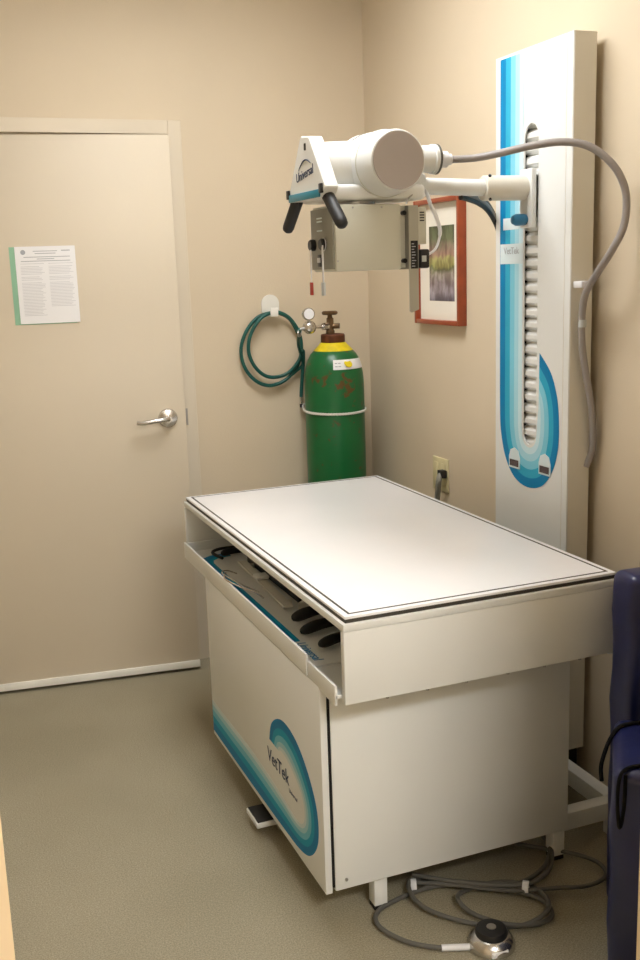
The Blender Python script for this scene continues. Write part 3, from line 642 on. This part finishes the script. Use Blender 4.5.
# ------------------------------------------------------------------ hose coil on its hook
HK = empty('wall_hook', (-.427, 0, 1.37), 'white rounded plastic hook on the beige wall holding the hose', 'hook')
hp = []
for i in range(17):
    a = PI*i/16; hp.append((.036*math.cos(a), .012+.034*math.sin(a)))
hp += [(-.036,-.018),(-.030,-.028),(.030,-.028),(.036,-.018)]
MB().add_mesh(plate_mesh([hp], .006), face_negy(-.427, -.003, 1.404)).build('back_plate', M['sweep'], HK, bev=.002)
MB().box(-.443,-.411,-.046,-.006,1.366,1.372,.002).box(-.443,-.411,-.052,-.046,1.366,1.400,.002).build('hook_arm', M['sweep'], HK)
coil = [(-.375,-.185,1.319),(-.366,-.165,1.312),(-.353,-.12,1.298),(-.336,-.06,1.255),(-.322,-.030,1.22),(-0.323,-.025,1.295),(-0.354,-.026,1.350),(-0.399,-.026,1.377),(-0.437,-.026,1.379),(-0.491,-.026,1.363),(-0.539,-.026,1.311),(-0.563,-.026,1.242),(-0.55,-.026,1.171),(-0.507,-.026,1.117),(-0.45,-.026,1.095),(-0.385,-.026,1.112),(-0.334,-.026,1.161),(-0.315,-.036,1.228),(-0.322,-.036,1.295),(-0.356,-.036,1.352),(-0.399,-.036,1.379),(-0.437,-.036,1.380),(-0.487,-.038,1.355),(-0.527,-.038,1.295),(-0.535,-.036,1.233),(-0.513,-.032,1.177),(-0.473,-.03,1.138),(-0.427,-.03,1.127),(-0.376,-.035,1.14),(-0.334,-.042,1.181),(-0.313,-.045,1.225),(-0.309,-.04,1.20),(-0.312,-.035,1.148),(-0.319,-.03,1.068),(-0.321,-.03,1.040)]
seg1 = coil[:5]
hs = empty('green_hose', (-.43,-.03,1.1), 'dark green rubber hose coiled on the white wall hook', 'hose')
MB().tube([coil[0],coil[1],coil[2],coil[3],(-.318,-.045,1.20),(-.312,-.036,1.17)]+[(-.330,-.026,1.150),(-.385,-.026,1.112)], .0065, 10, smooth=6).build('hose_lead', M['greenhose'], hs)
MB().tube(coil[5:], .0072, 12, smooth=8).build('hose_coil', M['greenhose'], hs)
MB().tube([(-.361,-.148,1.307),(-.350,-.112,1.292)], .0085, 12).build('hose_ferrule', M['steel'], hs)
MB().tube([(-.321,-.03,1.045),(-.322,-.03,1.012)], .0055, 12).build('end_fitting', M['chrome'], hs)
MB().tube([(-.322,-.03,1.012),(-.322,-.03,.998)], .0065, 12).build('end_tip', M['rubber'], hs)

# ------------------------------------------------------------------ framed picture on the right wall
FP = empty('framed_picture', (0, -.632, 1.336), 'red-brown framed landscape picture with cream mat on right wall', 'picture')
y0, y1, z0, z1, fw = -.803, -.472, 1.336, 1.768, .016
mb = MB().box(-.031,0,y0,y0+fw,z0,z1,.002).box(-.031,0,y1-fw,y1,z0,z1,.002).box(-.031,0,y0+fw,y1-fw,z0,z0+fw,.002).box(-.031,0,y0+fw,y1-fw,z1-fw,z1,.002)
mb.build('frame', M['wood'], FP)
mt_ = MB().box(-.012,-.001,y0+fw,y1-fw,z0+fw,z1-fw).build('mat_board', M['mount'], FP, smooth=False)
MB().box(-.0128,-.012,-.740,-.560,1.418,1.675).build('print', M['photo'], FP, smooth=False)

# ------------------------------------------------------------------ outlet and plug
OT = empty('wall_outlet', (0,-.612,.73), 'ivory wall outlet plate behind the x-ray table', 'outlet')
MB().box(-.006,0,-.670,-.555,.730,.852,.002).build('cover_plate', M['ivory'], OT)
for y in (-.585,-.638): MB().box(-.009,-.006,y-.016,y+.016,.748,.834,.002).build('socket', M['ivory'], OT)
pc = empty('power_cord', (-.03,-.64,.70), 'grey power cord plugged into the wall outlet behind table', 'cord')
MB().box(-.034,-.0095,-.672,-.640,.786,.815,.004).build('plug', M['black'], pc)
MB().tube([(-.028,-.657,.800),(-.040,-.664,.780),(-.038,-.655,.745),(-.034,-.638,.70),(-.034,-.61,.60),(-.034,-.60,.40),(-.034,-.60,.2),(-.04,-.62,.05),(-.07,-.70,.012),(-.1,-.85,.011),(-.12,-.95,.011)], .0105, 12, smooth=6).build('cord', M['boxside'], pc)

# ------------------------------------------------------------------ foot switch and its cable
FS = empty('foot_switch', (-.662,-2.062,0), 'round chrome foot switch with black top on the floor before table', 'foot switch')
MB().lathe([(0,0),(.050,0),(.055,.004),(.055,.012),(.050,.022),(.043,.030),(.036,.034),(0,.034)], (-.662,-2.062,0), (0,0,1), 48).build('base', M['chrome'], FS)
MB().lathe([(.020,.034),(.0375,.034),(.038,.040),(.034,.047),(.022,.049),(0,.049)], (-.662,-2.062,0), (0,0,1), 40).build('pedal', M['black'], FS)
MB().lathe([(.0,.049),(.011,.049),(.011,.051),(0,.051)], (-.662,-2.062,0), (0,0,1), 24).build('centre_button', M['steel'], FS)
MB().box(-.690,-.648,-2.1145,-2.110,.008,.020,.001).build('label', M['paper'], FS)
zc = .0075
path = [(-.72,-2.053),(-.778,-2.03),(-.835,-1.985),(-.872,-1.915),(-.862,-1.862),(-.803,-1.826),(-.69,-1.812),(-.60,-1.845),(-.525,-1.90),(-.470,-1.975),(-.475,-2.03),(-.53,-2.052),(-.600,-2.028),(-.655,-1.965),(-.660,-1.90),(-.60,-1.858),(-.525,-1.868),(-.470,-1.915),(-.46,-1.985),(-.50,-2.04),(-.57,-2.035),(-.665,-1.99),(-.735,-1.915),(-.755,-1.85),(-.735,-1.79),(-.665,-1.785),(-.575,-1.85),(-.49,-1.90),(-.39,-1.87),(-.325,-1.80),(-.30,-1.73)]
P3 = [(x, y, zc+.0045*(i % 5)/1.0*(1 if i > 9 else .3)) for i, (x, y) in enumerate(path)]
FC = MB().tube(P3, .0058, 10, smooth=8).build('switch_cable', M['cabledark'], FS)
P4 = [(-.735,-1.79),(-.66,-1.83),(-.57,-1.895),(-.50,-1.935),(-.42,-1.96),(-.34,-1.985),(-.275,-1.97),(-.255,-1.915),(-.29,-1.85),(-.37,-1.775),(-.45,-1.70)]
MB().tube([(x,y,.021) for x,y in P4], .0055, 10, smooth=8).build('switch_cable', M['cabledark'], FS)
P5 = [(-.72,-1.775),(-.645,-1.84),(-.55,-1.905),(-.47,-1.93),(-.395,-1.90),(-.335,-1.82),(-.31,-1.74)]
MB().tube([(x,y,.031) for x,y in P5], .0055, 10, smooth=8).build('switch_cable', M['cabledark'], FS)
MB().tube([(-.715,-2.0545,.0085),(-.775,-2.032,.0085)], .0078, 12).build('strain_relief', M['cordwhite'], FS)
MB().tube([(-.49,-1.925,.022),(-.478,-1.935,.022)], .017, 12).build('cable_tie', M['cordwhite'], FS)
MB().tube([(-.735,-1.795,.016),(-.722,-1.800,.016)], .016, 12).build('cable_tie', M['cordwhite'], FS)

# ------------------------------------------------------------------ blue padded boards at the right
def pad(cx, cy, w, d, z1, label, rot=0):
    t = empty('padded_board', (cx, cy, 0), label, 'padded board')
    mb = MB().box(-w/2, w/2, -d/2, d/2, 0.002, z1, .022, 4)
    bmesh.ops.subdivide_edges(mb.bm, edges=[e for e in mb.bm.edges if e.calc_length() > .15], cuts=10, use_grid_fill=True)
    for v in mb.bm.verts:
        v.co.x += .0025*math.sin(v.co.z*31+v.co.y*17)
        v.co.y += .0025*math.sin(v.co.z*23+v.co.x*29)
    bmesh.ops.transform(mb.bm, matrix=Matrix.Translation((cx, cy, 0)) @ Matrix.Rotation(rot, 4, 'Z'), verts=mb.bm.verts)
    mb.build('cover', M['vinyl'], t)
    return t
PA = pad(-.176, -2.062, .292, .088, .846, 'tall navy vinyl padded board standing at the right of the table')
MB().tube([(-.262,-2.06,.838),(-.264,-2.06,.866),(-.252,-2.06,.884),(-.234,-2.06,.880),(-.222,-2.06,.856),(-.221,-2.06,.838)], .0055, 8, smooth=6).build('strap', M['strap'], PA)
u = Vector((.628,.777,0)).normalized(); v_ = Vector((.777,-.628,0)).normalized(); c0 = Vector((-.562,-2.350,0))
ctr = c0+u*.135+v_*.125
PB = pad(ctr.x, ctr.y, .25, .27, .548, 'shorter navy vinyl padded board with black straps, in front of tall one', math.atan2(v_.y, v_.x))
MB().tube([(-.340,-2.215,.550),(-.373,-2.201,.553),(-.395,-2.195,.553),(-.425,-2.196,.550),(-.452,-2.205,.536),(-.472,-2.213,.514),(-.489,-2.222,.485),(-.491,-2.228,.455)], .0045, 8, smooth=6).build('strap', M['strap'], PB)
MB().tube([(-.45,-2.37,.550),(-.497,-2.358,.552),(-.525,-2.356,.552),(-.550,-2.365,.548),(-.562,-2.372,.523),(-.563,-2.374,.48),(-.557,-2.374,.439),(-.549,-2.374,.472),(-.545,-2.372,.509),(-.540,-2.366,.545)], .0038, 8, smooth=6).build('strap', M['strap'], PB)

# drop the measuring scrap made above
for o in list(C.objects):
    if o.type == 'MESH' and o.name.startswith('scratch'): bpy.data.objects.remove(o)

# ------------------------------------------------------------------ camera
cam = bpy.data.cameras.new('camera'); co = bpy.data.objects.new('camera', cam); C.objects.link(co)
yw, pi_, ro = [math.radians(v) for v in (21.3742, -11.6323, -1.9464)]
f = Vector((math.sin(yw)*math.cos(pi_), math.cos(yw)*math.cos(pi_), math.sin(pi_)))
r0 = Vector((math.cos(yw), -math.sin(yw), 0)); u0_ = r0.cross(f)
rt = r0*math.cos(ro)+u0_*math.sin(ro); up = -r0*math.sin(ro)+u0_*math.cos(ro)
co.matrix_world = Matrix(((rt.x,up.x,-f.x,-1.7633),(rt.y,up.y,-f.y,-3.8917),(rt.z,up.z,-f.z,1.5446),(0,0,0,1)))
cam.sensor_fit = 'VERTICAL'; cam.sensor_height = 36; cam.lens = 1027.94*36/960; cam.clip_start = .02
bpy.context.scene.camera = co
# ------------------------------------------------------------------ world and view
wd = bpy.data.worlds.new('world'); bpy.context.scene.world = wd; wd.use_nodes = True
wd.node_tree.nodes['Background'].inputs[0].default_value = (.9,.87,.8,1); wd.node_tree.nodes['Background'].inputs[1].default_value = .25
vs = bpy.context.scene.view_settings; vs.view_transform = 'Standard'; vs.look = 'None'; vs.gamma = 1; vs.exposure = .56; vs.use_curve_mapping = False
